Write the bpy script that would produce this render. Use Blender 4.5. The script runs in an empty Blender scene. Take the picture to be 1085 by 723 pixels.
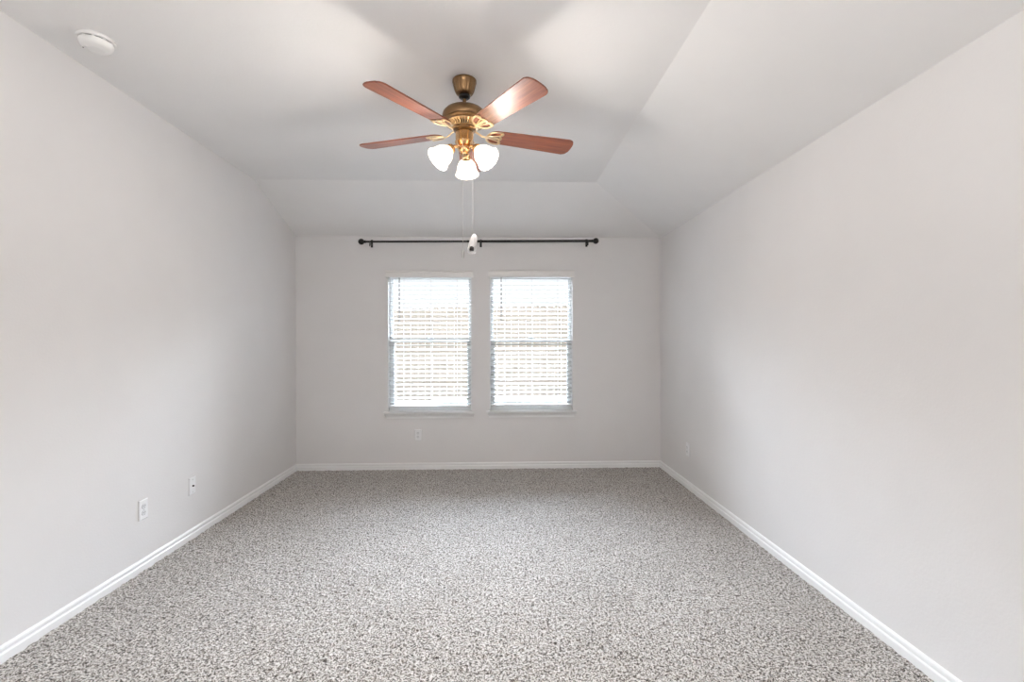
import bpy, bmesh, math, random
import numpy as np
from mathutils import Vector, Matrix

random.seed(4)
SC = bpy.context.scene
COL = SC.collection
PI = math.pi

# ------------------------------------------------------------------ camera
F_PX, YAW, PITCH, ROLL, ZC = 512.0, 0.0315, -0.0008, -0.0016, 1.3488
XL, XR, YB, YF = -2.088, 1.740, 5.094, -1.30      # left, right, back wall, wall behind the camera
H1, H2 = 2.440, 2.7455                            # low eaves, flat ceiling
YS, XS = 4.2406, 0.8806                           # where the two ceiling slopes start

cd = bpy.data.cameras.new('camera')
cam = bpy.data.objects.new('camera', cd)
COL.objects.link(cam)
cd.sensor_fit = 'HORIZONTAL'
cd.sensor_width = 36.0
cd.lens = F_PX * 36.0 / 1085.0
cd.clip_start = 0.05
cy, sy, cp, sp = math.cos(YAW), math.sin(YAW), math.cos(PITCH), math.sin(PITCH)
Fv = Vector((sy * cp, cy * cp, sp))
Rv = Vector((cy, -sy, 0))
Uv = Rv.cross(Fv)
cr, sr = math.cos(ROLL), math.sin(ROLL)
R2 = Rv * cr + Uv * sr
U2 = Uv * cr - Rv * sr
M = Matrix((R2, U2, -Fv)).transposed().to_4x4()
M.translation = (0, 0, ZC)
cam.matrix_world = M
SC.camera = cam

# ------------------------------------------------------------------ light and exposure
SC.view_settings.view_transform = 'Standard'
SC.view_settings.look = 'None'
SC.view_settings.gamma = 1.0
SC.view_settings.use_curve_mapping = False
SC.view_settings.exposure = 0.09
SKY_BASE, SKY_GLOW = 1.06, 74.0      # overcast sky, brighter round the veiled sun beyond the fence
FILL_POWER = 52.0                        # added fill lamp behind the camera, standing in for a bounced flash
BULB_POWER = 12.0

world = bpy.data.worlds.new('sky')
SC.world = world
world.use_nodes = True
nt = world.node_tree
nt.nodes.clear()
wo = nt.nodes.new('ShaderNodeOutputWorld')
bg = nt.nodes.new('ShaderNodeBackground')
tc = nt.nodes.new('ShaderNodeTexCoord')
sx = nt.nodes.new('ShaderNodeSeparateXYZ')
rp = nt.nodes.new('ShaderNodeValToRGB')
rp.color_ramp.elements[0].position = 0.0
rp.color_ramp.elements[0].color = (0.99, 0.995, 1.0, 1)
rp.color_ramp.elements[1].position = 0.55
rp.color_ramp.elements[1].color = (0.68, 0.81, 1.0, 1)
nt.links.new(sx.outputs['Z'], rp.inputs[0])
nt.links.new(rp.outputs[0], bg.inputs['Color'])
dt = nt.nodes.new('ShaderNodeVectorMath')
dt.operation = 'DOT_PRODUCT'
dt.inputs[1].default_value = Vector((0.05, 0.85, 0.53)).normalized()
nm = nt.nodes.new('ShaderNodeVectorMath')
nm.operation = 'NORMALIZE'
mr = nt.nodes.new('ShaderNodeMapRange')
mr.interpolation_type = 'SMOOTHSTEP'
mr.inputs['From Min'].default_value = 0.45
mr.inputs['From Max'].default_value = 1.0
mr.inputs['To Min'].default_value = SKY_BASE
mr.inputs['To Max'].default_value = SKY_GLOW
nt.links.new(tc.outputs['Generated'], nm.inputs[0])
nt.links.new(nm.outputs['Vector'], dt.inputs[0])
nt.links.new(dt.outputs['Value'], mr.inputs['Value'])
hz = nt.nodes.new('ShaderNodeMapRange')          # haze low over the horizon dims the glow
hz.interpolation_type = 'SMOOTHSTEP'
hz.inputs['From Min'].default_value = 0.12
hz.inputs['From Max'].default_value = 0.32
ml = nt.nodes.new('ShaderNodeMath')
ml.operation = 'MULTIPLY_ADD'
ml.inputs[2].default_value = SKY_BASE
mr.inputs['To Min'].default_value = 1.1
nt.links.new(nm.outputs['Vector'], sx.inputs[0])
nt.links.new(sx.outputs['Z'], hz.inputs['Value'])
nt.links.new(mr.outputs['Result'], ml.inputs[0])
nt.links.new(hz.outputs['Result'], ml.inputs[1])
nt.links.new(ml.outputs[0], bg.inputs['Strength'])
nt.links.new(bg.outputs[0], wo.inputs[0])


def area_light(name, loc, rot, sx_, sy_, power, color):
    l = bpy.data.lights.new(name, 'AREA')
    l.shape = 'RECTANGLE'
    l.size, l.size_y = sx_, sy_
    l.energy = power
    l.color = color
    o = bpy.data.objects.new(name, l)
    o.location = loc
    o.rotation_euler = rot
    COL.objects.link(o)
    return o


area_light('bounce_fill', (-0.2, -0.25, 1.75), (math.radians(180), 0, 0), 0.9, 0.9, FILL_POWER, (1.0, 0.985, 0.965))


# ------------------------------------------------------------------ materials
def new_mat(name):
    m = bpy.data.materials.new(name)
    m.use_nodes = True
    nt = m.node_tree
    return m, nt, nt.nodes['Principled BSDF'], nt.nodes['Material Output']


def node(nt, kind, **kw):
    n = nt.nodes.new(kind)
    for k, v in kw.items():
        if k in n.inputs:
            n.inputs[k].default_value = v
        else:
            setattr(n, k, v)
    return n


def simple(name, col, rough=0.5, metal=0.0, noise=0.03, scale=40.0, bump=0.0, bscale=200.0, spec=0.5):
    """plain surface with a little procedural unevenness"""
    m, nt, b, _ = new_mat(name)
    tex = node(nt, 'ShaderNodeTexCoord')
    n = node(nt, 'ShaderNodeTexNoise', Scale=scale, Detail=3.0)
    nt.links.new(tex.outputs['Object'], n.inputs['Vector'])
    r = node(nt, 'ShaderNodeValToRGB')
    r.color_ramp.elements[0].color = tuple(max(0, c * (1 - noise)) for c in col) + (1,)
    r.color_ramp.elements[1].color = tuple(min(1, c * (1 + noise)) for c in col) + (1,)
    r.color_ramp.elements[0].position = 0.3
    r.color_ramp.elements[1].position = 0.7
    nt.links.new(n.outputs['Fac'], r.inputs[0])
    nt.links.new(r.outputs[0], b.inputs['Base Color'])
    b.inputs['Roughness'].default_value = rough
    b.inputs['Metallic'].default_value = metal
    b.inputs['Specular IOR Level'].default_value = spec
    if bump:
        n2 = node(nt, 'ShaderNodeTexNoise', Scale=bscale, Detail=2.0)
        nt.links.new(tex.outputs['Object'], n2.inputs['Vector'])
        bp = node(nt, 'ShaderNodeBump', Strength=bump, Distance=0.002)
        nt.links.new(n2.outputs['Fac'], bp.inputs['Height'])
        nt.links.new(bp.outputs[0], b.inputs['Normal'])
    return m


M_WALL = simple('wall_paint', (0.785, 0.770, 0.765), 0.55, noise=0.012, scale=3.0, bump=0.25, bscale=90.0, spec=0.35)
M_CEIL = simple('ceiling_paint', (0.895, 0.885, 0.88), 0.8, noise=0.01, scale=3.0, bump=0.25, bscale=80.0, spec=0.2)
M_TRIM = simple('trim_white', (0.88, 0.88, 0.88), 0.3, noise=0.01)
M_VINYL = simple('vinyl_white', (0.87, 0.88, 0.87), 0.35, noise=0.01)
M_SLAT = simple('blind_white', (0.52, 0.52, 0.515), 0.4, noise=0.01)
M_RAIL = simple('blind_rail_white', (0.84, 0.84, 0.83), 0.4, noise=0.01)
M_VALANCE = simple('valance_white', (0.84, 0.82, 0.80), 0.4, noise=0.01)
M_CORD = simple('cord_white', (0.75, 0.75, 0.76), 0.7)
M_WAND = simple('wand_grey', (0.20, 0.19, 0.20), 0.3)
M_PLATE = simple('plate_white', (0.86, 0.86, 0.87), 0.3, noise=0.01)
M_RECEPT = simple('receptacle_white', (0.78, 0.78, 0.79), 0.35, noise=0.01)
M_DARK = simple('dark_slot', (0.10, 0.10, 0.10), 0.6)
M_STEEL = simple('steel', (0.55, 0.54, 0.52), 0.3, 1.0)
M_BLACK = simple('black_metal', (0.012, 0.011, 0.011), 0.45, 0.3)
M_PLASTIC = simple('detector_plastic', (0.90, 0.895, 0.885), 0.4, noise=0.01)
M_BRONZE = simple('antique_brass', (0.25, 0.15, 0.075), 0.34, 1.0, noise=0.12, scale=25.0)
M_BRASS = simple('polished_brass', (0.72, 0.47, 0.24), 0.2, 1.0, noise=0.06, scale=30.0)
M_IRON = simple('pale_brass', (0.86, 0.68, 0.44), 0.28, 1.0, noise=0.08, scale=60.0)
M_CHAIN = simple('chain_nickel', (0.62, 0.60, 0.57), 0.3, 0.9)
M_BARREL = simple('black_barrel', (0.02, 0.018, 0.017), 0.3, 0.4)
M_GROUND = simple('yard_ground', (0.15, 0.145, 0.09), 0.9, noise=0.35, scale=6.0)


def mat_glass():
    m, nt, b, out = new_mat('window_glass')
    nt.nodes.remove(b)
    tr = node(nt, 'ShaderNodeBsdfTransparent')
    tr.inputs['Color'].default_value = (0.97, 0.975, 0.97, 1)
    gl = node(nt, 'ShaderNodeBsdfGlossy', Roughness=0.02)
    fr = node(nt, 'ShaderNodeFresnel', IOR=1.45)
    mx = node(nt, 'ShaderNodeMixShader')
    nt.links.new(fr.outputs[0], mx.inputs[0])
    nt.links.new(tr.outputs[0], mx.inputs[1])
    nt.links.new(gl.outputs[0], mx.inputs[2])
    nt.links.new(mx.outputs[0], out.inputs['Surface'])
    return m


def mat_shade():
    """frosted bell glass of a burning lamp"""
    m, nt, b, out = new_mat('frosted_glass')
    tex = node(nt, 'ShaderNodeTexCoord')
    n = node(nt, 'ShaderNodeTexNoise', Scale=30.0, Detail=2.0)
    nt.links.new(tex.outputs['Object'], n.inputs['Vector'])
    r = node(nt, 'ShaderNodeValToRGB')
    r.color_ramp.elements[0].color = (0.93, 0.88, 0.80, 1)
    r.color_ramp.elements[1].color = (0.98, 0.95, 0.90, 1)
    nt.links.new(n.outputs['Fac'], r.inputs[0])
    b.inputs['Roughness'].default_value = 0.35
    b.inputs['Emission Color'].default_value = (1.0, 0.84, 0.62, 1)
    b.inputs['Emission Strength'].default_value = 0.45
    tl = node(nt, 'ShaderNodeBsdfTranslucent')
    nt.links.new(r.outputs[0], b.inputs['Base Color'])
    nt.links.new(r.outputs[0], tl.inputs['Color'])
    mx = node(nt, 'ShaderNodeMixShader')
    mx.inputs[0].default_value = 0.8
    nt.links.new(b.outputs[0], mx.inputs[1])
    nt.links.new(tl.outputs[0], mx.inputs[2])
    nt.links.new(mx.outputs[0], out.inputs['Surface'])
    return m


def mat_bulb():
    m, nt, b, out = new_mat('lit_bulb')
    b.inputs['Base Color'].default_value = (1, 0.95, 0.88, 1)
    b.inputs['Emission Color'].default_value = (1.0, 0.86, 0.66, 1)
    b.inputs['Emission Strength'].default_value = 6.0
    return m


def mat_mahogany():
    m, nt, b, _ = new_mat('mahogany_blade')
    tex = node(nt, 'ShaderNodeTexCoord')
    mp = node(nt, 'ShaderNodeMapping')
    mp.inputs['Scale'].default_value = (2.0, 38.0, 38.0)
    nt.links.new(tex.outputs['Object'], mp.inputs['Vector'])
    n = node(nt, 'ShaderNodeTexNoise', Scale=2.2, Detail=6.0, Roughness=0.65, Distortion=0.4)
    nt.links.new(mp.outputs[0], n.inputs['Vector'])
    r = node(nt, 'ShaderNodeValToRGB')
    r.color_ramp.elements[0].position = 0.3
    r.color_ramp.elements[0].color = (0.13, 0.033, 0.015, 1)
    r.color_ramp.elements[1].position = 0.75
    r.color_ramp.elements[1].color = (0.40, 0.120, 0.052, 1)
    nt.links.new(n.outputs['Fac'], r.inputs[0])
    nt.links.new(r.outputs[0], b.inputs['Base Color'])
    b.inputs['Roughness'].default_value = 0.45
    b.inputs['Coat Weight'].default_value = 0.35
    b.inputs['Coat Roughness'].default_value = 0.38
    return m


def mat_carpet():
    m, nt, b, _ = new_mat('frieze_carpet')
    tex = node(nt, 'ShaderNodeTexCoord')
    n1 = node(nt, 'ShaderNodeTexNoise', Scale=165.0, Detail=3.0, Roughness=0.65)
    n2 = node(nt, 'ShaderNodeTexNoise', Scale=85.0, Detail=2.0, Roughness=0.5)
    n3 = node(nt, 'ShaderNodeTexNoise', Scale=3.0, Detail=2.0)
    for n in (n1, n2, n3):
        nt.links.new(tex.outputs['Object'], n.inputs['Vector'])
    a = node(nt, 'ShaderNodeMath', operation='MULTIPLY_ADD')
    a.inputs[1].default_value = 0.35
    nt.links.new(n2.outputs['Fac'], a.inputs[0])
    s = node(nt, 'ShaderNodeMath', operation='MULTIPLY')
    s.inputs[1].default_value = 0.65
    nt.links.new(n1.outputs['Fac'], s.inputs[0])
    nt.links.new(s.outputs[0], a.inputs[2])
    r = node(nt, 'ShaderNodeValToRGB')
    e = r.color_ramp.elements
    e[0].position = 0.435
    e[0].color = (0.035, 0.028, 0.024, 1)
    e[1].position = 0.58
    e[1].color = (0.70, 0.675, 0.64, 1)
    x = e.new(0.474)
    x.color = (0.19, 0.155, 0.125, 1)
    x = e.new(0.515)
    x.color = (0.50, 0.47, 0.435, 1)
    nt.links.new(a.outputs[0], r.inputs[0])
    mx = node(nt, 'ShaderNodeMix', data_type='RGBA', blend_type='MULTIPLY')
    mx.inputs['Factor'].default_value = 1.0
    r3 = node(nt, 'ShaderNodeValToRGB')
    r3.color_ramp.elements[0].position = 0.3
    r3.color_ramp.elements[0].color = (0.90, 0.89, 0.88, 1)
    r3.color_ramp.elements[1].position = 0.7
    nt.links.new(n3.outputs['Fac'], r3.inputs[0])
    nt.links.new(r.outputs[0], mx.inputs['A'])
    nt.links.new(r3.outputs[0], mx.inputs['B'])
    nt.links.new(mx.outputs['Result'], b.inputs['Base Color'])
    b.inputs['Roughness'].default_value = 0.95
    b.inputs['Specular IOR Level'].default_value = 0.1
    b.inputs['Sheen Weight'].default_value = 0.35
    b.inputs['Sheen Roughness'].default_value = 0.5
    return m


def mat_fence():
    m, nt, b, _ = new_mat('cedar_picket')
    tex = node(nt, 'ShaderNodeTexCoord')
    mp = node(nt, 'ShaderNodeMapping')
    mp.inputs['Scale'].default_value = (14.0, 14.0, 1.2)
    nt.links.new(tex.outputs['Object'], mp.inputs['Vector'])
    n = node(nt, 'ShaderNodeTexNoise', Scale=2.0, Detail=5.0, Roughness=0.6)
    nt.links.new(mp.outputs[0], n.inputs['Vector'])
    r = node(nt, 'ShaderNodeValToRGB')
    r.color_ramp.elements[0].position = 0.3
    r.color_ramp.elements[0].color = (0.27, 0.21, 0.163, 1)
    r.color_ramp.elements[1].position = 0.7
    r.color_ramp.elements[1].color = (0.39, 0.325, 0.27, 1)
    nt.links.new(n.outputs['Fac'], r.inputs[0])
    nt.links.new(r.outputs[0], b.inputs['Base Color'])
    b.inputs['Roughness'].default_value = 0.85
    return m


M_GLASS, M_SHADE, M_BULB = mat_glass(), mat_shade(), mat_bulb()
M_BLADE, M_CARPET, M_FENCE = mat_mahogany(), mat_carpet(), mat_fence()


def mat_wrap():
    m, nt, b, out = new_mat('clear_sleeve')
    tex = node(nt, 'ShaderNodeTexCoord')
    n = node(nt, 'ShaderNodeTexNoise', Scale=60.0, Detail=2.0)
    nt.links.new(tex.outputs['Object'], n.inputs['Vector'])
    bp = node(nt, 'ShaderNodeBump', Strength=0.6, Distance=0.003)
    nt.links.new(n.outputs['Fac'], bp.inputs['Height'])
    nt.links.new(bp.outputs[0], b.inputs['Normal'])
    b.inputs['Base Color'].default_value = (0.70, 0.69, 0.69, 1)
    b.inputs['Roughness'].default_value = 0.15
    tr = node(nt, 'ShaderNodeBsdfTransparent')
    mx = node(nt, 'ShaderNodeMixShader')
    mx.inputs[0].default_value = 0.55
    nt.links.new(tr.outputs[0], mx.inputs[1])
    nt.links.new(b.outputs[0], mx.inputs[2])
    nt.links.new(mx.outputs[0], out.inputs['Surface'])
    return m


M_WRAP = mat_wrap()


# ------------------------------------------------------------------ mesh helpers
def obj(name, bm, mat, parent=None, smooth=False, loc=None):
    bmesh.ops.recalc_face_normals(bm, faces=bm.faces)
    me = bpy.data.meshes.new(name)
    bm.to_mesh(me)
    bm.free()
    me.materials.append(mat)
    if smooth:
        for p in me.polygons:
            p.use_smooth = True
        try:
            me.set_sharp_from_angle(angle=math.radians(40))
        except Exception:
            pass
    o = bpy.data.objects.new(name, me)
    COL.objects.link(o)
    if parent is not None:
        o.parent = parent
    if loc is not None:
        o.location = loc
    return o


def empty(name, loc, rot=(0, 0, 0), parent=None):
    o = bpy.data.objects.new(name, None)
    o.empty_display_size = 0.1
    o.location = loc
    o.rotation_euler = rot
    COL.objects.link(o)
    if parent is not None:
        o.parent = parent
    return o


def tag(o, label, cat, group=None):
    o['label'] = label
    o['category'] = cat
    if group:
        o['group'] = group
    return o


def struct(o):
    o['kind'] = 'structure'
    return o


def box(bm, lo, hi, bevel=0.0, mat=None):
    x0, y0, z0 = lo
    x1, y1, z1 = hi
    v = [bm.verts.new(p) for p in ((x0, y0, z0), (x1, y0, z0), (x1, y1, z0), (x0, y1, z0), (x0, y0, z1), (x1, y0, z1), (x1, y1, z1), (x0, y1, z1))]
    f = [bm.faces.new([v[i] for i in q]) for q in ((3, 2, 1, 0), (4, 5, 6, 7), (0, 1, 5, 4), (1, 2, 6, 5), (2, 3, 7, 6), (3, 0, 4, 7))]
    if bevel:
        es = list({e for q in f for e in q.edges})
        bmesh.ops.bevel(bm, geom=es, offset=bevel, segments=2, affect='EDGES', profile=0.5)
    return v


def prism(bm, pts, vec):
    """extrude the polygon pts (3-D) along vec"""
    vec = Vector(vec)
    a = [bm.verts.new(p) for p in pts]
    b = [bm.verts.new(Vector(p) + vec) for p in pts]
    bm.faces.new(a)
    bm.faces.new(b[::-1])
    n = len(pts)
    for i in range(n):
        bm.faces.new((a[i], b[i], b[(i + 1) % n], a[(i + 1) % n]))


def lathe(bm, prof, seg=32, flute=None, closed=False, xf=None):
    """revolve (r, z) profile round z; flute(theta, i) scales the radius; xf is a matrix"""
    rings = []
    for i, (r, z) in enumerate(prof):
        if r < 1e-6:
            rings.append([bm.verts.new((0, 0, z))])
        else:
            ring = []
            for k in range(seg):
                t = 2 * PI * k / seg
                rr = r * (flute(t, i) if flute else 1.0)
                ring.append(bm.verts.new((rr * math.cos(t), rr * math.sin(t), z)))
            rings.append(ring)
    pairs = list(zip(rings, rings[1:]))
    if closed:
        pairs.append((rings[-1], rings[0]))
    for a, b in pairs:
        for k in range(seg):
            q = [a[k % len(a)], a[(k + 1) % len(a)], b[(k + 1) % len(b)], b[k % len(b)]]
            u = []
            for v in q:
                if v not in u:
                    u.append(v)
            if len(u) > 2:
                bm.faces.new(u)
    if not closed:
        for ring in (rings[0], rings[-1]):
            if len(ring) > 1:
                bm.faces.new(ring)
    if xf is not None:
        vs = [v for r in rings for v in r]
        bmesh.ops.transform(bm, matrix=xf, verts=vs)


def sweep(bm, pts, ra, rb=None, seg=8, up=Vector((0, 0, 1)), taper=None):
    """tube of elliptic section (ra sideways, rb along up) through pts"""
    rb = ra if rb is None else rb
    P = [Vector(p) for p in pts]
    rings = []
    for i, p in enumerate(P):
        d = (P[min(i + 1, len(P) - 1)] - P[max(i - 1, 0)]).normalized()
        u = up if abs(d.dot(up)) < 0.95 else Vector((1, 0, 0))
        s = d.cross(u).normalized()
        w = s.cross(d).normalized()
        k = taper[i] if taper else 1.0
        rings.append([bm.verts.new(p + s * (ra * k * math.cos(2 * PI * j / seg)) + w * (rb * k * math.sin(2 * PI * j / seg))) for j in range(seg)])
    for a, b in zip(rings, rings[1:]):
        for j in range(seg):
            bm.faces.new((a[j], a[(j + 1) % seg], b[(j + 1) % seg], b[j]))
    bm.faces.new(rings[0])
    bm.faces.new(rings[-1])


def spline(ctrl, n=8):
    """Catmull-Rom through ctrl"""
    c = [Vector(p) for p in ctrl]
    c = [c[0] * 2 - c[1]] + c + [c[-1] * 2 - c[-2]]
    out = []
    for i in range(1, len(c) - 2):
        p0, p1, p2, p3 = c[i - 1:i + 3]
        for k in range(n):
            t = k / n
            out.append(0.5 * ((2 * p1) + (p2 - p0) * t + (2 * p0 - 5 * p1 + 4 * p2 - p3) * t * t + (3 * p1 - p0 - 3 * p2 + p3) * t ** 3))
    out.append(c[-2])
    return out


def copy_tree(o, parent=None):
    c = o.copy()
    COL.objects.link(c)
    if parent is not None:
        c.parent = parent
    for ch in list(o.children):
        copy_tree(ch, c)
    return c


# ------------------------------------------------------------------ the room
T = 0.14
WIN = ((-1.137, -0.267, 0.598, 2.060), (-0.070, 0.802, 0.602, 2.067))    # x0, x1, sill, head

# floor: one dense sheet of wall-to-wall carpet, the twist pile really stands up
def build_floor():
    ys = np.concatenate([np.arange(YF, 1.2, 0.08), np.arange(1.2, YB + 0.0035, 0.0075)])
    ys[-1] = YB
    xs = np.linspace(XL, XR, int((XR - XL) / 0.0075) + 1)
    nx, ny = len(xs), len(ys)
    rng = np.random.default_rng(7)

    def blur(a, k):
        for _ in range(k):
            a = (a + np.roll(a, 1, 0) + np.roll(a, -1, 0) + np.roll(a, 1, 1) + np.roll(a, -1, 1)) / 5
        return a
    a = blur(rng.standard_normal((ny, nx)), 1)
    a /= a.std()
    b = blur(rng.standard_normal((ny, nx)), 4)
    b /= b.std()
    z = np.clip(0.0017 * a + 0.0005 * b, -0.005, 0.005)
    X, Y = np.meshgrid(xs, ys)
    X = X + rng.uniform(-0.0015, 0.0015, X.shape)
    X[:, 0], X[:, -1] = XL, XR
    co = np.stack([X, Y, z], -1).astype(np.float32).reshape(-1, 3)
    i = (np.arange(ny - 1)[:, None] * nx + np.arange(nx - 1)[None, :]).ravel()
    q = np.stack([i, i + 1, i + 1 + nx, i + nx], -1).astype(np.int32)
    me = bpy.data.meshes.new('floor')
    me.vertices.add(len(co))
    me.vertices.foreach_set('co', co.ravel())
    me.loops.add(q.size)
    me.loops.foreach_set('vertex_index', q.ravel())
    me.polygons.add(len(q))
    me.polygons.foreach_set('loop_start', np.arange(0, q.size, 4, dtype=np.int32))
    me.polygons.foreach_set('use_smooth', np.ones(len(q), dtype=bool))
    me.update(calc_edges=True)
    me.materials.append(M_CARPET)
    o = bpy.data.objects.new('floor', me)
    COL.objects.link(o)
    return struct(o)


floor = build_floor()
floor['label'] = 'wall-to-wall speckled grey and brown twist pile carpet'

bm = bmesh.new()
prism(bm, [(XL, YF, 0), (XL, YB, 0), (XL, YB, H1), (XL, YS, H2), (XL, YF, H2)], (-T, 0, 0))
struct(obj('wall_left', bm, M_WALL))
bm = bmesh.new()
prism(bm, [(XR, YF, 0), (XR, YB, 0), (XR, YB, H1), (XR, YF, H1)], (T, 0, 0))
struct(obj('wall_right', bm, M_WALL))


def wall_with_holes(bm, x0, x1, z0, z1, y, t, holes):
    xs = sorted({x0, x1, *[h[0] for h in holes], *[h[1] for h in holes]})
    zs = sorted({z0, z1, *[h[2] for h in holes], *[h[3] for h in holes]})

    def solid(i, j):
        if not (0 <= i < len(xs) - 1 and 0 <= j < len(zs) - 1):
            return False
        cx, cz = (xs[i] + xs[i + 1]) / 2, (zs[j] + zs[j + 1]) / 2
        return not any(h[0] < cx < h[1] and h[2] < cz < h[3] for h in holes)
    V = {}

    def v(i, j, k):
        if (i, j, k) not in V:
            V[i, j, k] = bm.verts.new((xs[i], y + t * k, zs[j]))
        return V[i, j, k]
    for i in range(len(xs) - 1):
        for j in range(len(zs) - 1):
            if not solid(i, j):
                continue
            for k in (0, 1):
                bm.faces.new((v(i, j, k), v(i + 1, j, k), v(i + 1, j + 1, k), v(i, j + 1, k)))
            if not solid(i - 1, j):
                bm.faces.new((v(i, j, 0), v(i, j, 1), v(i, j + 1, 1), v(i, j + 1, 0)))
            if not solid(i + 1, j):
                bm.faces.new((v(i + 1, j, 0), v(i + 1, j, 1), v(i + 1, j + 1, 1), v(i + 1, j + 1, 0)))
            if not solid(i, j - 1):
                bm.faces.new((v(i, j, 0), v(i + 1, j, 0), v(i + 1, j, 1), v(i, j, 1)))
            if not solid(i, j + 1):
                bm.faces.new((v(i, j + 1, 0), v(i + 1, j + 1, 0), v(i + 1, j + 1, 1), v(i, j + 1, 1)))


bm = bmesh.new()
wall_with_holes(bm, XL - T, XR + T, -0.2, H1, YB, T, WIN)
struct(obj('wall_back', bm, M_WALL))
bm = bmesh.new()
wall_with_holes(bm, XL - T, XR + T, 0.0, H2, YF - T, T, ())
struct(obj('wall_front', bm, M_WALL))

# ceiling: flat part, slope down to the window wall, slope down to the right wall
bm = bmesh.new()
P = {k: bm.verts.new(p) for k, p in dict(
    a=(XL, YF, H2), b=(XS, YF, H2), c=(XS, YS, H2), d=(XL, YS, H2),
    e=(XL, YB, H1), f=(XR, YB, H1), g=(XR, YF, H1)).items()}
bm.faces.new((P['a'], P['b'], P['c'], P['d']))
bm.faces.new((P['d'], P['c'], P['f'], P['e']))
bm.faces.new((P['b'], P['g'], P['f'], P['c']))
ret = bmesh.ops.extrude_face_region(bm, geom=list(bm.faces))
bmesh.ops.translate(bm, vec=(0, 0, 0.12), verts=[g for g in ret['geom'] if isinstance(g, bmesh.types.BMVert)])
struct(obj('ceiling', bm, M_CEIL))

# baseboards
BASE = [(0, 0), (0.015, 0), (0.015, 0.038), (0.0125, 0.042), (0.0080, 0.044), (0.0080, 0.051), (0.0105, 0.055), (0.0095, 0.064), (0.006, 0.070), (0, 0.073)]
for nm, org, side, run in (
        ('baseboard_left', (XL, YF, -0.004), (1, 0, 0), (0, YB - YF, 0)),
        ('baseboard_right', (XR, YF, -0.004), (-1, 0, 0), (0, YB - YF, 0)),
        ('baseboard_back', (XL, YB, -0.004), (0, -1, 0), (XR - XL, 0, 0))):
    bm = bmesh.new()
    prism(bm, [Vector(org) + Vector(side) * d + Vector((0, 0, z)) for d, z in BASE], run)
    struct(obj(nm, bm, M_TRIM))


# ------------------------------------------------------------------ windows
def ring(bm, x0, x1, z0, z1, y0, y1, wl, wr, wb, wt):
    """rectangular frame made of one closed mesh"""
    o = [(x0, z0), (x1, z0), (x1, z1), (x0, z1)]
    i = [(x0 + wl, z0 + wb), (x1 - wr, z0 + wb), (x1 - wr, z1 - wt), (x0 + wl, z1 - wt)]
    V = [[bm.verts.new((x, y, z)) for x, z in r] for y in (y0, y1) for r in (o, i)]
    of, inf, ob, inb = V
    for k in range(4):
        n = (k + 1) % 4
        bm.faces.new((of[k], of[n], inf[n], inf[k]))
        bm.faces.new((ob[k], ob[n], inb[n], inb[k]))
        bm.faces.new((of[k], of[n], ob[n], ob[k]))
        bm.faces.new((inf[k], inf[n], inb[n], inb[k]))


def build_window(idx, x0, x1, z0, z1):
    w = struct(empty('window_%d' % idx, ((x0 + x1) / 2, YB + 0.11, z0)))
    off = Vector(w.location)

    def add(name, bm, mat, parent=w, smooth=False):
        bmesh.ops.translate(bm, vec=-off, verts=bm.verts)
        return obj(name, bm, mat, parent, smooth)
    fy0, fy1 = YB + 0.075, YB + 0.138
    zm = 1.352
    e = 0.001
    bm = bmesh.new()
    ring(bm, x0 + e, x1 - e, z0 + e, z1 - e, fy0, fy1, 0.018, 0.018, 0.026, 0.030)
    add('frame', bm, M_VINYL)
    bm = bmesh.new()
    ring(bm, x0 + 0.019, x1 - 0.019, zm - 0.020, z1 - 0.031, fy0 + 0.034, fy1 - 0.004, 0.015, 0.015, 0.042, 0.022)
    up = add('upper_sash', bm, M_VINYL)
    bm = bmesh.new()
    box(bm, (x0 + 0.035, fy0 + 0.044, zm + 0.023), (x1 - 0.035, fy0 + 0.048, z1 - 0.054))
    g = add('glass_pane', bm, M_GLASS)
    g.parent = up
    bm = bmesh.new()
    ring(bm, x0 + 0.019, x1 - 0.019, z0 + 0.027, zm + 0.020, fy0 + 0.002, fy0 + 0.032, 0.031, 0.031, 0.045, 0.038)
    lo = add('lower_sash', bm, M_VINYL)
    bm = bmesh.new()
    box(bm, (x0 + 0.051, fy0 + 0.014, z0 + 0.073), (x1 - 0.051, fy0 + 0.018, zm - 0.019))
    g = add('glass_pane', bm, M_GLASS)
    g.parent = lo
    bm = bmesh.new()
    box(bm, ((x0 + x1) / 2 - 0.03, fy0 - 0.008, zm + 0.020), ((x0 + x1) / 2 + 0.03, fy0 + 0.022, zm + 0.032), 0.003)
    lk = add('sash_lock', bm, M_VINYL)
    lk.parent = lo
    return w


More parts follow.
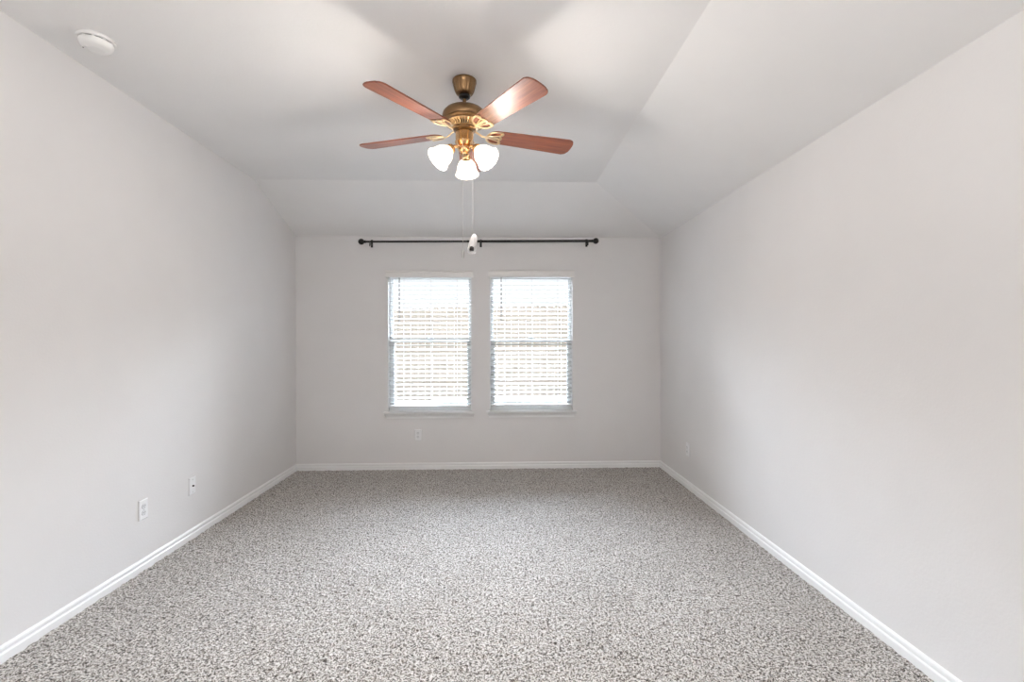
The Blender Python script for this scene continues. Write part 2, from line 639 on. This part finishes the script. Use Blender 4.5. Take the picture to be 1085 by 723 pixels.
def build_sill(idx, x0, x1, z0):
    """stool board with horns and the moulded apron under it"""
    s = struct(empty('trim_%d' % idx, ((x0 + x1) / 2, YB, z0)))
    off = Vector(s.location)
    hx = 0.040
    bm = bmesh.new()
    zt, zb = z0 + 0.006, z0 - 0.011
    # T-shaped board: inside the recess between the jambs, horns past them in front of the wall
    prof = [(x0 - hx, YB - 0.045), (x1 + hx, YB - 0.045), (x1 + hx, YB - 0.0005), (x1 - 0.001, YB - 0.0005), (x1 - 0.001, YB + 0.074), (x0 + 0.001, YB + 0.074), (x0 + 0.001, YB - 0.0005), (x0 - hx, YB - 0.0005)]
    # board lies on the masonry of the opening
    prism(bm, [(x, y, z0 + 0.0005) for x, y in prof], (0, 0, 0.0085))
    bmesh.ops.translate(bm, vec=-off, verts=bm.verts)
    obj('stool', bm, M_TRIM, s)
    bm = bmesh.new()
    sec = [(-0.0005, 0.0), (0.038, 0.0), (0.040, -0.006), (0.036, -0.012), (0.028, -0.022), (0.018, -0.034), (0.013, -0.045), (0.012, -0.062), (-0.0005, -0.064)]
    n = len(sec)
    A, B = [], []
    for d, z in sec:
        t = max(0.0, (0.040 - d)) * 0.75
        A.append(bm.verts.new((x0 - hx + 0.004 + t, YB - d - 0.0005, z0 + 0.0005 + z)))
        B.append(bm.verts.new((x1 + hx - 0.004 - t, YB - d - 0.0005, z0 + 0.0005 + z)))
    bm.faces.new(A)
    bm.faces.new(B[::-1])
    for i in range(n):
        bm.faces.new((A[i], A[(i + 1) % n], B[(i + 1) % n], B[i]))
    bmesh.ops.translate(bm, vec=-off, verts=bm.verts)
    obj('apron', bm, M_TRIM, s)
    return s


def build_blind(x0, x1, z0, z1, tilt, label):
    b = tag(empty('window_blind', ((x0 + x1) / 2, YB + 0.036, z1)), label, 'window blind', 'white blinds on the window wall')
    off = Vector(b.location)
    yc = YB + 0.036
    a0, a1 = x0 + 0.007, x1 - 0.007

    def add(name, bm, mat, smooth=False):
        bmesh.ops.translate(bm, vec=-off, verts=bm.verts)
        return obj(name, bm, mat, b, smooth)
    bm = bmesh.new()
    box(bm, (a0, yc - 0.024, z1 - 0.040), (a1, yc + 0.024, z1 - 0.001), 0.002)
    add('headrail', bm, M_RAIL)
    # moulded valance with returns, proud of the wall and wider than the opening
    bm = bmesh.new()
    sec = [(-0.014, -0.052), (-0.022, -0.052), (-0.027, -0.044), (-0.027, 0.002), (-0.031, 0.008), (-0.031, 0.014), (-0.027, 0.019), (-0.014, 0.019)]
    prism(bm, [(x0 - 0.018, YB + d, z1 + z) for d, z in sec], (x1 - x0 + 0.038, 0, 0))
    va = add('valance', bm, M_VALANCE)
    for xa in (x0 - 0.018, x1 + 0.009):
        bm = bmesh.new()
        box(bm, (xa, YB - 0.014, z1 - 0.052), (xa + 0.011, YB - 0.0005, z1 + 0.019))
        bmesh.ops.translate(bm, vec=-off, verts=bm.verts)
        obj('valance_return', bm, M_VALANCE, va)
    # slats
    PITCH_ = 0.0464
    zs = [z1 - 0.0625 - PITCH_ * k for k in range(29)]
    zs = [z for z in zs if z > z0 + 0.078]
    proto = None
    for z in zs:
        if proto is None:
            bm = bmesh.new()
            ct, st = math.cos(tilt), math.sin(tilt)
            pts = []
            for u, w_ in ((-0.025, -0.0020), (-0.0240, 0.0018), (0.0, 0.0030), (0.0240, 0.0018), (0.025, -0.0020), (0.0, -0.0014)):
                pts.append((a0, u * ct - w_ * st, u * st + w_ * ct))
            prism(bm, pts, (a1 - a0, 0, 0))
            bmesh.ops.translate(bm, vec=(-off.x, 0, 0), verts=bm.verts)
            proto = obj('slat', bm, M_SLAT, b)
            s = proto
        else:
            s = proto.copy()
            COL.objects.link(s)
        s.location = (0, 0, z - z1)
    bm = bmesh.new()
    zb = zs[-1] - 0.040
    box(bm, (a0, yc - 0.025, zb - 0.009), (a1, yc + 0.025, zb + 0.009), 0.004)
    add('bottom_rail', bm, M_RAIL)
    for f in (0.185, 0.507, 0.826):
        xx = x0 + (x1 - x0) * f
        for dy in (-0.026, 0.026):
            bm = bmesh.new()
            sweep(bm, [(xx, yc + dy, z1 - 0.04), (xx, yc + dy, zb)], 0.0012, seg=5)
            add('ladder_cord', bm, M_CORD)
    bm = bmesh.new()
    xw = x0 + (x1 - x0) * 0.135
    yw = yc - 0.034
    sweep(bm, [(xw, yc - 0.020, z1 - 0.016), (xw, yw, z1 - 0.022), (xw, yw, z1 - 0.05), (xw, yw, z1 - 0.46), (xw, yw, z1 - 0.52)], 0.0048, seg=6, up=Vector((0, 1, 0)), taper=[0.6, 0.6, 1, 1, 1.15])
    add('tilt_wand', bm, M_WAND)
    return b


for i, wv in enumerate(WIN):
    build_window(i + 1, *wv)
    build_sill(i + 1, wv[0], wv[1], wv[2])
build_blind(*WIN[0], math.radians(8.0), 'white slatted blind in the window above the low wall outlet')
build_blind(*WIN[1], math.radians(12.0), 'white slatted blind with more closed slats in the window nearer the right wall')


# ------------------------------------------------------------------ curtain rod
def build_rod():
    y = YB - 0.085
    xa, za, xb, zb = -1.355, 2.368, 1.000, 2.387
    zat = lambda x: za + (zb - za) * (x - xa) / (xb - xa)
    r = tag(empty('curtain_rod', ((xa + xb) / 2, YB, zat((xa + xb) / 2))), 'long black metal curtain rod with ball ends mounted above both windows', 'curtain rod')
    off = Vector(r.location)

    def add(name, bm, parent=r, smooth=True):
        bmesh.ops.translate(bm, vec=-off, verts=bm.verts)
        return obj(name, bm, M_BLACK, parent, smooth)
    xm = -0.30
    bm = bmesh.new()
    sweep(bm, [(xa, y, zat(xa)), (xm + 0.1, y, zat(xm + 0.1))], 0.0100, seg=14)
    add('thin_tube', bm)
    bm = bmesh.new()
    sweep(bm, [(xm, y, zat(xm)), (xb, y, zat(xb))], 0.0125, seg=14)
    add('thick_tube', bm)
    for x, s in ((xa, -1), (xb, 1)):
        bm = bmesh.new()
        prof = [(0.0, -0.012), (0.013, -0.012), (0.0145, -0.006), (0.0145, 0.002), (0.010, 0.006)]
        for k in range(0, 13):
            t = -PI / 2 + 0.35 + (PI - 0.35) * k / 12
            prof.append((max(0.0, 0.031 * math.cos(t)) if k < 12 else 0.0, 0.034 + 0.031 * math.sin(t)))
        lathe(bm, prof, 24, xf=Matrix.Translation((x, y, zat(x))) @ Matrix.Rotation(s * PI / 2, 4, 'Y'))
        add('ball_finial', bm)
    for x in (-1.302, -0.166, 0.951):
        z = zat(x)
        bm = bmesh.new()
        box(bm, (x - 0.011, YB - 0.006, z - 0.045), (x + 0.011, YB - 0.0005, z + 0.035), 0.002)
        br = add('bracket', bm, smooth=False)
        bm = bmesh.new()
        sweep(bm, [(x, YB - 0.004, z - 0.018), (x, y + 0.012, z - 0.018), (x, y, z - 0.015)], 0.006, 0.005, seg=8)
        a = add('bracket_arm', bm, br)
        bm = bmesh.new()
        pts = [(x, y + 0.0145 * math.sin(t), z - 0.0145 * math.cos(t)) for t in [(-1.9 + 3.8 * k / 12) for k in range(13)]]
        sweep(bm, pts, 0.0075, 0.0020, seg=6, up=Vector((1, 0, 0)))
        add('rod_cup', bm, br)
        bm = bmesh.new()
        sweep(bm, [(x, y - 0.003, z - 0.013), (x, y - 0.003, z - 0.040), (x, y - 0.003, z - 0.047)], 0.0052, seg=8, up=Vector((0, 1, 0)))
        add('set_screw', bm, br)


build_rod()


# ------------------------------------------------------------------ ceiling fan
FX, FY = -0.171, 2.597


def build_fan():
    fan = tag(empty('ceiling_fan', (FX, FY, H2)), 'antique brass ceiling fan with five mahogany blades and three lit bell shades', 'ceiling fan')
    Z = lambda z: z - H2

    # canopy with shallow flutes
    bm = bmesh.new()
    prof = [(0.0, 0.0), (0.060, 0.0), (0.064, -0.004), (0.0645, -0.014), (0.061, -0.020), (0.0585, -0.030), (0.054, -0.050), (0.047, -0.068), (0.040, -0.078), (0.034, -0.081), (0.0, -0.081)]
    fl = lambda t, i: 1.0 + (0.028 * math.cos(18 * t) if 5 <= i <= 8 else 0.0)
    lathe(bm, prof, 108, flute=fl)
    ca = obj('canopy', bm, M_BRONZE, fan, True)
    bm = bmesh.new()
    lathe(bm, [(0.0, -0.0815), (0.026, -0.0815), (0.031, -0.086), (0.030, -0.094), (0.022, -0.101), (0.0, -0.103)], 24)
    obj('hanger_ball', bm, M_BARREL, ca, True)
    bm = bmesh.new()
    lathe(bm, [(0.0, -0.095), (0.0095, -0.095), (0.0095, -0.145), (0.020, -0.147), (0.020, -0.160), (0.0, -0.160)], 20)
    obj('downrod', bm, M_BRONZE, fan, True)

    # motor housing
    bm = bmesh.new()
    lathe(bm, [(0.0, Z(2.600)), (0.028, Z(2.600)), (0.034, Z(2.597)), (0.075, Z(2.590)), (0.100, Z(2.580)), (0.113, Z(2.566)), (0.118, Z(2.552)), (0.118, Z(2.533)), (0.115, Z(2.528)),
               (0.119, Z(2.525)), (0.119, Z(2.518)), (0.112, Z(2.513)), (0.098, Z(2.511)), (0.0, Z(2.511))], 64)
    mo = obj('motor_housing', bm, M_BRONZE, fan, True)
    # slotted vent ring under it: real fins
    bm = bmesh.new()
    prof = [(0.0, Z(2.512)), (0.097, Z(2.512)), (0.097, Z(2.508)), (0.092, Z(2.504)), (0.075, Z(2.490)), (0.070, Z(2.487)), (0.066, Z(2.486)), (0.0, Z(2.486))]
    fl = lambda t, i: 1.0 - (0.22 if (int(round(t / (2 * PI) * 144)) % 4) < 2 and i in (3, 4) else 0.0)
    lathe(bm, prof, 144, flute=fl)
    vr = obj('vent_ring', bm, M_IRON, mo)
    vr.data.materials.append(M_BARREL)
    for p in vr.data.polygons:                       # slot floors coloured black for the shade inside them
        if math.hypot(p.center.x, p.center.y) < 0.0735 and Z(2.489) < p.center.z < Z(2.505):
            p.material_index = 1
    bm = bmesh.new()
    lathe(bm, [(0.0, Z(2.4865)), (0.060, Z(2.4865)), (0.060, Z(2.474)), (0.055, Z(2.470)), (0.0, Z(2.470))], 40)
    obj('flywheel', bm, M_BRONZE, mo, True)

    # switch housing and light fitter
    bm = bmesh.new()
    lathe(bm, [(0.0, Z(2.4705)), (0.036, Z(2.4705)), (0.046, Z(2.466)), (0.048, Z(2.460)), (0.048, Z(2.418)), (0.051, Z(2.414)), (0.051, Z(2.408)), (0.047, Z(2.404)), (0.043, Z(2.400)), (0.036, Z(2.392)), (0.0, Z(2.392))], 48)
    sw = obj('switch_housing', bm, M_BRASS, fan, True)
    bm = bmesh.new()
    lathe(bm, [(0.0, Z(2.3925)), (0.026, Z(2.3925)), (0.031, Z(2.388)), (0.034, Z(2.376)), (0.031, Z(2.364)), (0.024, Z(2.358)), (0.020, Z(2.354)), (0.024, Z(2.350)), (0.023, Z(2.343)), (0.014, Z(2.338)), (0.008, Z(2.332)), (0.0, Z(2.330))], 36)
    obj('light_fitter', bm, M_BRASS, fan, True)

    # blades: azimuth measured from straight away from the camera side, clockwise
    zb = Z(2.462)
    proto = None
    for k in range(5):
        az = math.radians(1.0 + 72 * k)
        rz = PI / 2 - az
        if proto is None:
            L0, L1 = 0.132, 0.622
            # outline of one blade, local x outward
            out = []
            hw = lambda x: 0.052 + (0.068 - 0.052) * (x - L0) / (L1 - L0)
            pts = []
            c0, c1 = 0.046, 0.030
            for s in (1,):
                for t in range(0, 7):
                    a = PI - (PI / 2) * t / 6
                    pts.append((L0 + c0 + c0 * math.cos(a), hw(L0) - c0 + c0 * math.sin(a)))
                for t in range(0, 9):
                    a = PI / 2 - (PI / 2) * t / 8
                    pts.append((L1 - c1 + c1 * math.cos(a), hw(L1) - c1 + c1 * math.sin(a)))
                pts.append((L1 + 0.006, 0.018))
            pts = pts + [(x, -y) for x, y in pts[::-1]]
            bm = bmesh.new()
            prism(bm, [(x, y, -0.0035) for x, y in pts], (0, 0, 0.007))
            es = [e for e in bm.edges if abs(e.verts[0].co.z - e.verts[1].co.z) < 1e-6]
            bmesh.ops.bevel(bm, geom=es, offset=0.0018, segments=2, affect='EDGES')
            bl = obj('blade', bm, M_BLADE, fan, True)
            # scrolled iron under the blade root
            bm = bmesh.new()
            zi = -0.0065
            sweep(bm, spline([(0.050, 0, 0.018), (0.072, 0, 0.010), (0.098, 0, -0.006), (0.118, 0, -0.009), (0.145, 0, zi), (0.186, 0, zi)]), 0.0075, 0.0030, seg=8)
            # rounded rim that hugs the blade root
            rim = [(0.199, 0.050), (0.180, 0.0515), (0.160, 0.049), (0.140, 0.038), (0.128, 0.020), (0.124, 0.0)]
            rim = rim + [(x, -y) for x, y in rim[-2::-1]]
            sweep(bm, spline([(x, y, zi) for x, y in rim]), 0.0062, 0.0030, seg=8)
            # three-lobed inner edge across the blade
            lob = [(0.199, 0.050), (0.206, 0.041), (0.203, 0.030), (0.192, 0.022), (0.200, 0.012), (0.203, 0.0)]
            lob = lob + [(x, -y) for x, y in lob[-2::-1]]
            sweep(bm, spline([(x, y, zi) for x, y in lob]), 0.0055, 0.0030, seg=8)
            for s in (1, -1):
                sweep(bm, spline([(0.128, 0.004 * s, zi), (0.150, 0.012 * s, zi), (0.172, 0.017 * s, zi), (0.192, 0.022 * s, zi)]), 0.0042, 0.0027, seg=8)
                lathe(bm, [(0.0, 0.0), (0.008, 0.0), (0.008, -0.003), (0.004, -0.0052), (0.0, -0.0055)], 12, xf=Matrix.Translation((0.200, 0.038 * s, zi - 0.001)))
            lathe(bm, [(0.0, 0.0), (0.009, 0.0), (0.009, -0.003), (0.005, -0.0052), (0.0, -0.0055)], 12, xf=Matrix.Translation((0.195, 0, zi - 0.001)))
            ir = obj('blade_iron', bm, M_IRON, bl, True)
            ir['label'] = 'scrolled pale brass blade iron'
            proto = bl
        else:
            bl = copy_tree(proto, fan)
        bl.location = (0, 0, zb)
        bl.rotation_euler = (Matrix.Rotation(rz, 3, 'Z') @ Matrix.Rotation(math.radians(-12), 3, 'X')).to_euler()

    # three lamp arms with bell shades
    arm0 = None
    for k, azd in enumerate((0, 120, 240)):
        az = math.radians(azd + 2)
        rz = PI / 2 - az
        if arm0 is None:
            bm = bmesh.new()
            sweep(bm, spline([(0.022, 0, Z(2.372)), (0.045, 0, Z(2.381)), (0.062, 0, Z(2.378)), (0.072, 0, Z(2.370))]), 0.008, seg=10, up=Vector((0, 1, 0)))
            tilt = math.radians(46)
            X = Matrix.Translation((0.072, 0, Z(2.370))) @ Matrix.Rotation(-tilt, 4, 'Y')    # local -z runs outward and down
            lathe(bm, [(0.0, 0.008), (0.012, 0.008), (0.021, 0.002), (0.026, -0.008), (0.026, -0.020), (0.0, -0.020)], 28, xf=X)
            arm = obj('lamp_arm', bm, M_BRASS, fan, True)
            bm = bmesh.new()
            o = [(0.0245, -0.014), (0.026, -0.024), (0.032, -0.032), (0.043, -0.046), (0.050, -0.062), (0.053, -0.078), (0.056, -0.094), (0.061, -0.106), (0.066, -0.112)]
            i = [(r - 0.0028, z + 0.0008) for r, z in o[::-1]]
            prof = o + i
            no = len(o)
            depth = [0.0, 0.004, 0.010, 0.014, 0.018, 0.020, 0.022, 0.028, 0.034]
            dd = depth + depth[::-1]
            lathe(bm, prof, 96, flute=lambda t, j: 1 + dd[j] * math.cos(16 * t), closed=True, xf=X)
            sh = obj('bell_shade', bm, M_SHADE, arm, True)
            sh['label'] = 'ribbed frosted glass bell shade, lit'
            bm = bmesh.new()
            lathe(bm, [(0.0, -0.0205), (0.012, -0.0205), (0.013, -0.036), (0.019, -0.046), (0.0235, -0.060), (0.021, -0.074), (0.012, -0.083), (0.0, -0.086)], 20, xf=X)
            bu = obj('light_bulb', bm, M_BULB, arm, True)
            arm0 = arm
            pl = X @ Vector((0, 0, -0.10))
        else:
            arm = copy_tree(arm0, fan)
        arm.rotation_euler = (0, 0, rz)
        l = bpy.data.lights.new('lamp_glow', 'POINT')
        l.energy = BULB_POWER
        l.color = (1.0, 0.925, 0.86)
        l.shadow_soft_size = 0.038
        lo = bpy.data.objects.new('lamp_glow', l)
        COL.objects.link(lo)
        lo.parent = arm
        lo.location = pl

    # pull chains
    def chain(x, y, ztop, zbot, start=None):
        bm = bmesh.new()
        prof = [(0.0, ztop)]
        z = ztop
        step = 0.0062
        while z - step > zbot:
            prof += [(0.0004, z - 0.0002), (0.0011, z - 0.0016), (0.0013, z - 0.0028), (0.0011, z - 0.0040), (0.0004, z - 0.0054)]
            z -= step
        prof += [(0.0, zbot)]
        lathe(bm, prof, 6)
        bmesh.ops.translate(bm, vec=(x, y, 0), verts=bm.verts)
        if start:
            sweep(bm, start, 0.0022, seg=6, up=Vector((0, 0, 1)))
        return obj('pull_chain', bm, M_CHAIN, fan, True)
    c1 = chain(-0.006, -0.052, Z(2.412), Z(1.825), [(-0.004, -0.040, Z(2.413)), (-0.006, -0.052, Z(2.413)), (-0.006, -0.054, Z(2.409))])
    bm = bmesh.new()
    lathe(bm, [(0.0, 0.004), (0.003, 0.004), (0.004, 0.0), (0.0075, -0.008), (0.0085, -0.022), (0.007, -0.036), (0.003, -0.043), (0.0, -0.044)], 16, xf=Matrix.Translation((-0.006, -0.052, Z(1.824))))
    obj('pull_fob', bm, M_STEEL, c1, True)
    c2 = chain(0.045, -0.030, Z(2.412), Z(1.905), [(0.036, -0.024, Z(2.413)), (0.045, -0.030, Z(2.413)), (0.0465, -0.031, Z(2.409))])
    # pale knotted sleeve round a dark pull barrel
    bm = bmesh.new()
    prof = [(0.0, 0.050), (0.007, 0.049), (0.014, 0.040), (0.019, 0.022), (0.0205, 0.0), (0.0215, -0.024), (0.022, -0.040), (0.0185, -0.051), (0.008, -0.056), (0.0, -0.057)]
    lathe(bm, prof, 18, flute=lambda t, i: 1 + 0.08 * math.sin(3 * t + i) + 0.04 * math.sin(7 * t + 2.0 * i), xf=Matrix.Translation((0.046, -0.030, Z(1.865))) @ Matrix.Rotation(math.radians(10), 4, 'Y'))
    fb = obj('pull_fob', bm, M_WRAP, c2, True)
    fb['label'] = 'pale wrapped pull fob with a dark barrel inside'
    bm = bmesh.new()
    lathe(bm, [(0.0, 0.012), (0.006, 0.012), (0.0125, 0.005), (0.0135, -0.010), (0.011, -0.016), (0.0, -0.016)], 16, xf=Matrix.Translation((0.0412, -0.0425, Z(1.837))) @ Matrix.Rotation(math.radians(10), 4, 'Y'))
    obj('pull_barrel', bm, M_BARREL, c2, True)
    return fan


build_fan()


# ------------------------------------------------------------------ smoke detector
def build_detector():
    d = tag(empty('smoke_detector', (-1.845, 2.290, H2)), 'round white smoke detector on the flat ceiling near the left wall', 'smoke detector')
    bm = bmesh.new()
    lathe(bm, [(0.0, 0.0), (0.071, 0.0), (0.073, -0.003), (0.073, -0.012), (0.070, -0.015), (0.0, -0.015)], 56)
    obj('mounting_base', bm, M_PLASTIC, d, True)
    bm = bmesh.new()
    lathe(bm, [(0.0, -0.0152), (0.059, -0.0152), (0.059, -0.0215), (0.0, -0.0215)], 48)
    obj('vent_slot', bm, M_DARK, d, True)
    bm = bmesh.new()
    lathe(bm, [(0.0, -0.0192), (0.064, -0.0192), (0.0655, -0.022), (0.0635, -0.030), (0.058, -0.041), (0.050, -0.048), (0.044, -0.0495), (0.040, -0.0525), (0.027, -0.0545), (0.0, -0.055)], 56)
    obj('cover', bm, M_PLASTIC, d, True)
    # louvre ribs bridge the slot
    rib = None
    for k in range(10):
        a = 2 * PI * k / 10 + 0.2
        if rib is None:
            bm = bmesh.new()
            box(bm, (0.056, -0.0045, -0.0225), (0.0645, 0.0045, -0.0145), 0.001)
            rib = obj('vent_rib', bm, M_PLASTIC, d)
            r = rib
        else:
            r = rib.copy()
            COL.objects.link(r)
        r.rotation_euler = (0, 0, a)
    bm = bmesh.new()
    lathe(bm, [(0.0, 0.0), (0.0028, 0.0), (0.0026, -0.002), (0.0, -0.003)], 12, xf=Matrix.Translation((-0.047, -0.014, -0.0480)))
    obj('indicator_light', bm, M_DARK, d, True)
    bm = bmesh.new()
    box(bm, (-0.0325, -0.030, -0.0555), (-0.0165, -0.026, -0.0480), 0.0008)
    obj('test_button', bm, M_RECEPT, d)


build_detector()


# ------------------------------------------------------------------ wall plates (local: x across, z up, -y out of the wall)
def plate_bm():
    bm = bmesh.new()
    w, h = 0.0355, 0.0585
    A = [(-w, -h), (w, -h), (w, h), (-w, h)]
    i = 0.004
    B = [(-w + i, -h + i), (w - i, -h + i), (w - i, h - i), (-w + i, h - i)]
    v0 = [bm.verts.new((x, 0, z)) for x, z in A]
    v1 = [bm.verts.new((x, -0.004, z)) for x, z in A]
    v2 = [bm.verts.new((x, -0.0075, z)) for x, z in B]
    for a, b in ((v0, v1), (v1, v2)):
        for k in range(4):
            bm.faces.new((a[k], a[(k + 1) % 4], b[(k + 1) % 4], b[k]))
    bm.faces.new(v0)
    bm.faces.new(v2)
    return bm


def screw(parent, z):
    bm = bmesh.new()
    lathe(bm, [(0.0, 0.0), (0.003, 0.0), (0.0027, 0.001), (0.0, 0.0014)], 10, xf=Matrix.Translation((0, -0.0074, z)) @ Matrix.Rotation(PI / 2, 4, 'X'))
    return obj('screw', bm, M_STEEL, parent, True)


def build_outlet(loc, rz, label):
    o = tag(empty('electrical_outlet', loc, (0, 0, rz)), label, 'outlet', 'white wall outlets')
    obj('cover_plate', plate_bm(), M_PLATE, o)
    for zc in (0.0195, -0.0195):
        bm = bmesh.new()
        pts = []
        for k in range(24):
            t = 2 * PI * k / 24
            x, z = 0.0172 * math.cos(t), 0.0172 * math.sin(t)
            pts.append((x, -0.0072, zc + max(-0.0140, min(0.0140, z))))
        prism(bm, pts, (0, -0.0026, 0))
        rc = obj('receptacle', bm, M_RECEPT, o)
        for x, hh in ((-0.0064, 0.0040), (0.0064, 0.0034)):
            bm = bmesh.new()
            box(bm, (x - 0.0012, -0.0101, zc + 0.003 - hh), (x + 0.0012, -0.0092, zc + 0.003 + hh))
            obj('slot', bm, M_DARK, rc)
        bm = bmesh.new()
        lathe(bm, [(0.0, 0.0), (0.0024, 0.0), (0.0024, 0.0009), (0.0, 0.0009)], 10, xf=Matrix.Translation((0, -0.0092, zc - 0.0085)) @ Matrix.Rotation(PI / 2, 4, 'X'))
        obj('ground_hole', bm, M_DARK, rc)
    screw(o, 0.0)
    return o


G = 0.0006
first = build_outlet((XL + G, 2.914, 0.357), PI / 2, 'white double outlet low on the left wall, the one nearer the camera')
o2 = copy_tree(first)
o2.location, o2.rotation_euler = (-0.826, YB - G, 0.362), (0, 0, 0)
o2['label'] = 'white double outlet on the back wall below a window'
o3 = copy_tree(first)
o3.location, o3.rotation_euler = (XR - G, 4.348, 0.354), (0, 0, -PI / 2)
o3['label'] = 'white outlet low on the right wall, seen almost edge on'

cx = tag(empty('cable_plate', (XL + G, 3.372, 0.359), (0, 0, PI / 2)), 'white wall plate with one dark cable socket low on the left wall', 'wall plate')
obj('cover_plate', plate_bm(), M_PLATE, cx)
bm = bmesh.new()
lathe(bm, [(0.0, 0.0), (0.0062, 0.0), (0.0062, 0.003), (0.0046, 0.0032), (0.0046, 0.010), (0.0, 0.010)], 6, xf=Matrix.Translation((0, -0.0072, 0)) @ Matrix.Rotation(PI / 2, 4, 'X'))
obj('cable_socket', bm, M_BARREL, cx)
screw(cx, 0.042)
screw(cx, -0.042)

# ------------------------------------------------------------------ outside: yard and fence
FYD = 9.9
bm = bmesh.new()
vs = [bm.verts.new(p) for p in ((-14, YB + T + 0.01, -0.15), (14, YB + T + 0.01, -0.15), (14, FYD - 0.3, 0.12), (-14, FYD - 0.3, 0.12), (14, 40, 0.12), (-14, 40, 0.12))]
bm.faces.new((vs[0], vs[1], vs[2], vs[3]))
bm.faces.new((vs[3], vs[2], vs[4], vs[5]))
struct(obj('ground', bm, M_GROUND))

fence = tag(empty('wooden_fence', (0, FYD, 0.12)), 'tall weathered dog-eared wooden fence across the yard beyond the windows', 'fence')
pk = None
for k in range(64):
    x = -4.9 + 0.1465 * k
    dz = (x + 2.2) * 0.020
    if pk is None:
        bm = bmesh.new()
        w, h, c = 0.069, 1.875, 0.030
        prism(bm, [(-w, 0, 0), (w, 0, 0), (w, 0, h - c), (w - c, 0, h), (-w + c, 0, h), (-w, 0, h - c)], (0, 0.017, 0))
        pk = obj('picket', bm, M_FENCE, fence)
        p = pk
    else:
        p = pk.copy()
        COL.objects.link(p)
    p.location = (x, random.uniform(-0.003, 0.003), dz + random.uniform(-0.008, 0.008))
    p.rotation_euler = (0, random.uniform(-0.003, 0.003), 0)
for z in (0.30, 0.95, 1.60):
    bm = bmesh.new()
    a, b_ = -4.95, 4.4
    prism(bm, [(a, 0.022, z + (a + 2.2) * 0.02), (a, 0.060, z + (a + 2.2) * 0.02), (a, 0.060, z + 0.089 + (a + 2.2) * 0.02), (a, 0.022, z + 0.089 + (a + 2.2) * 0.02)], (b_ - a, 0, (b_ - a) * 0.02))
    obj('rail', bm, M_FENCE, fence)
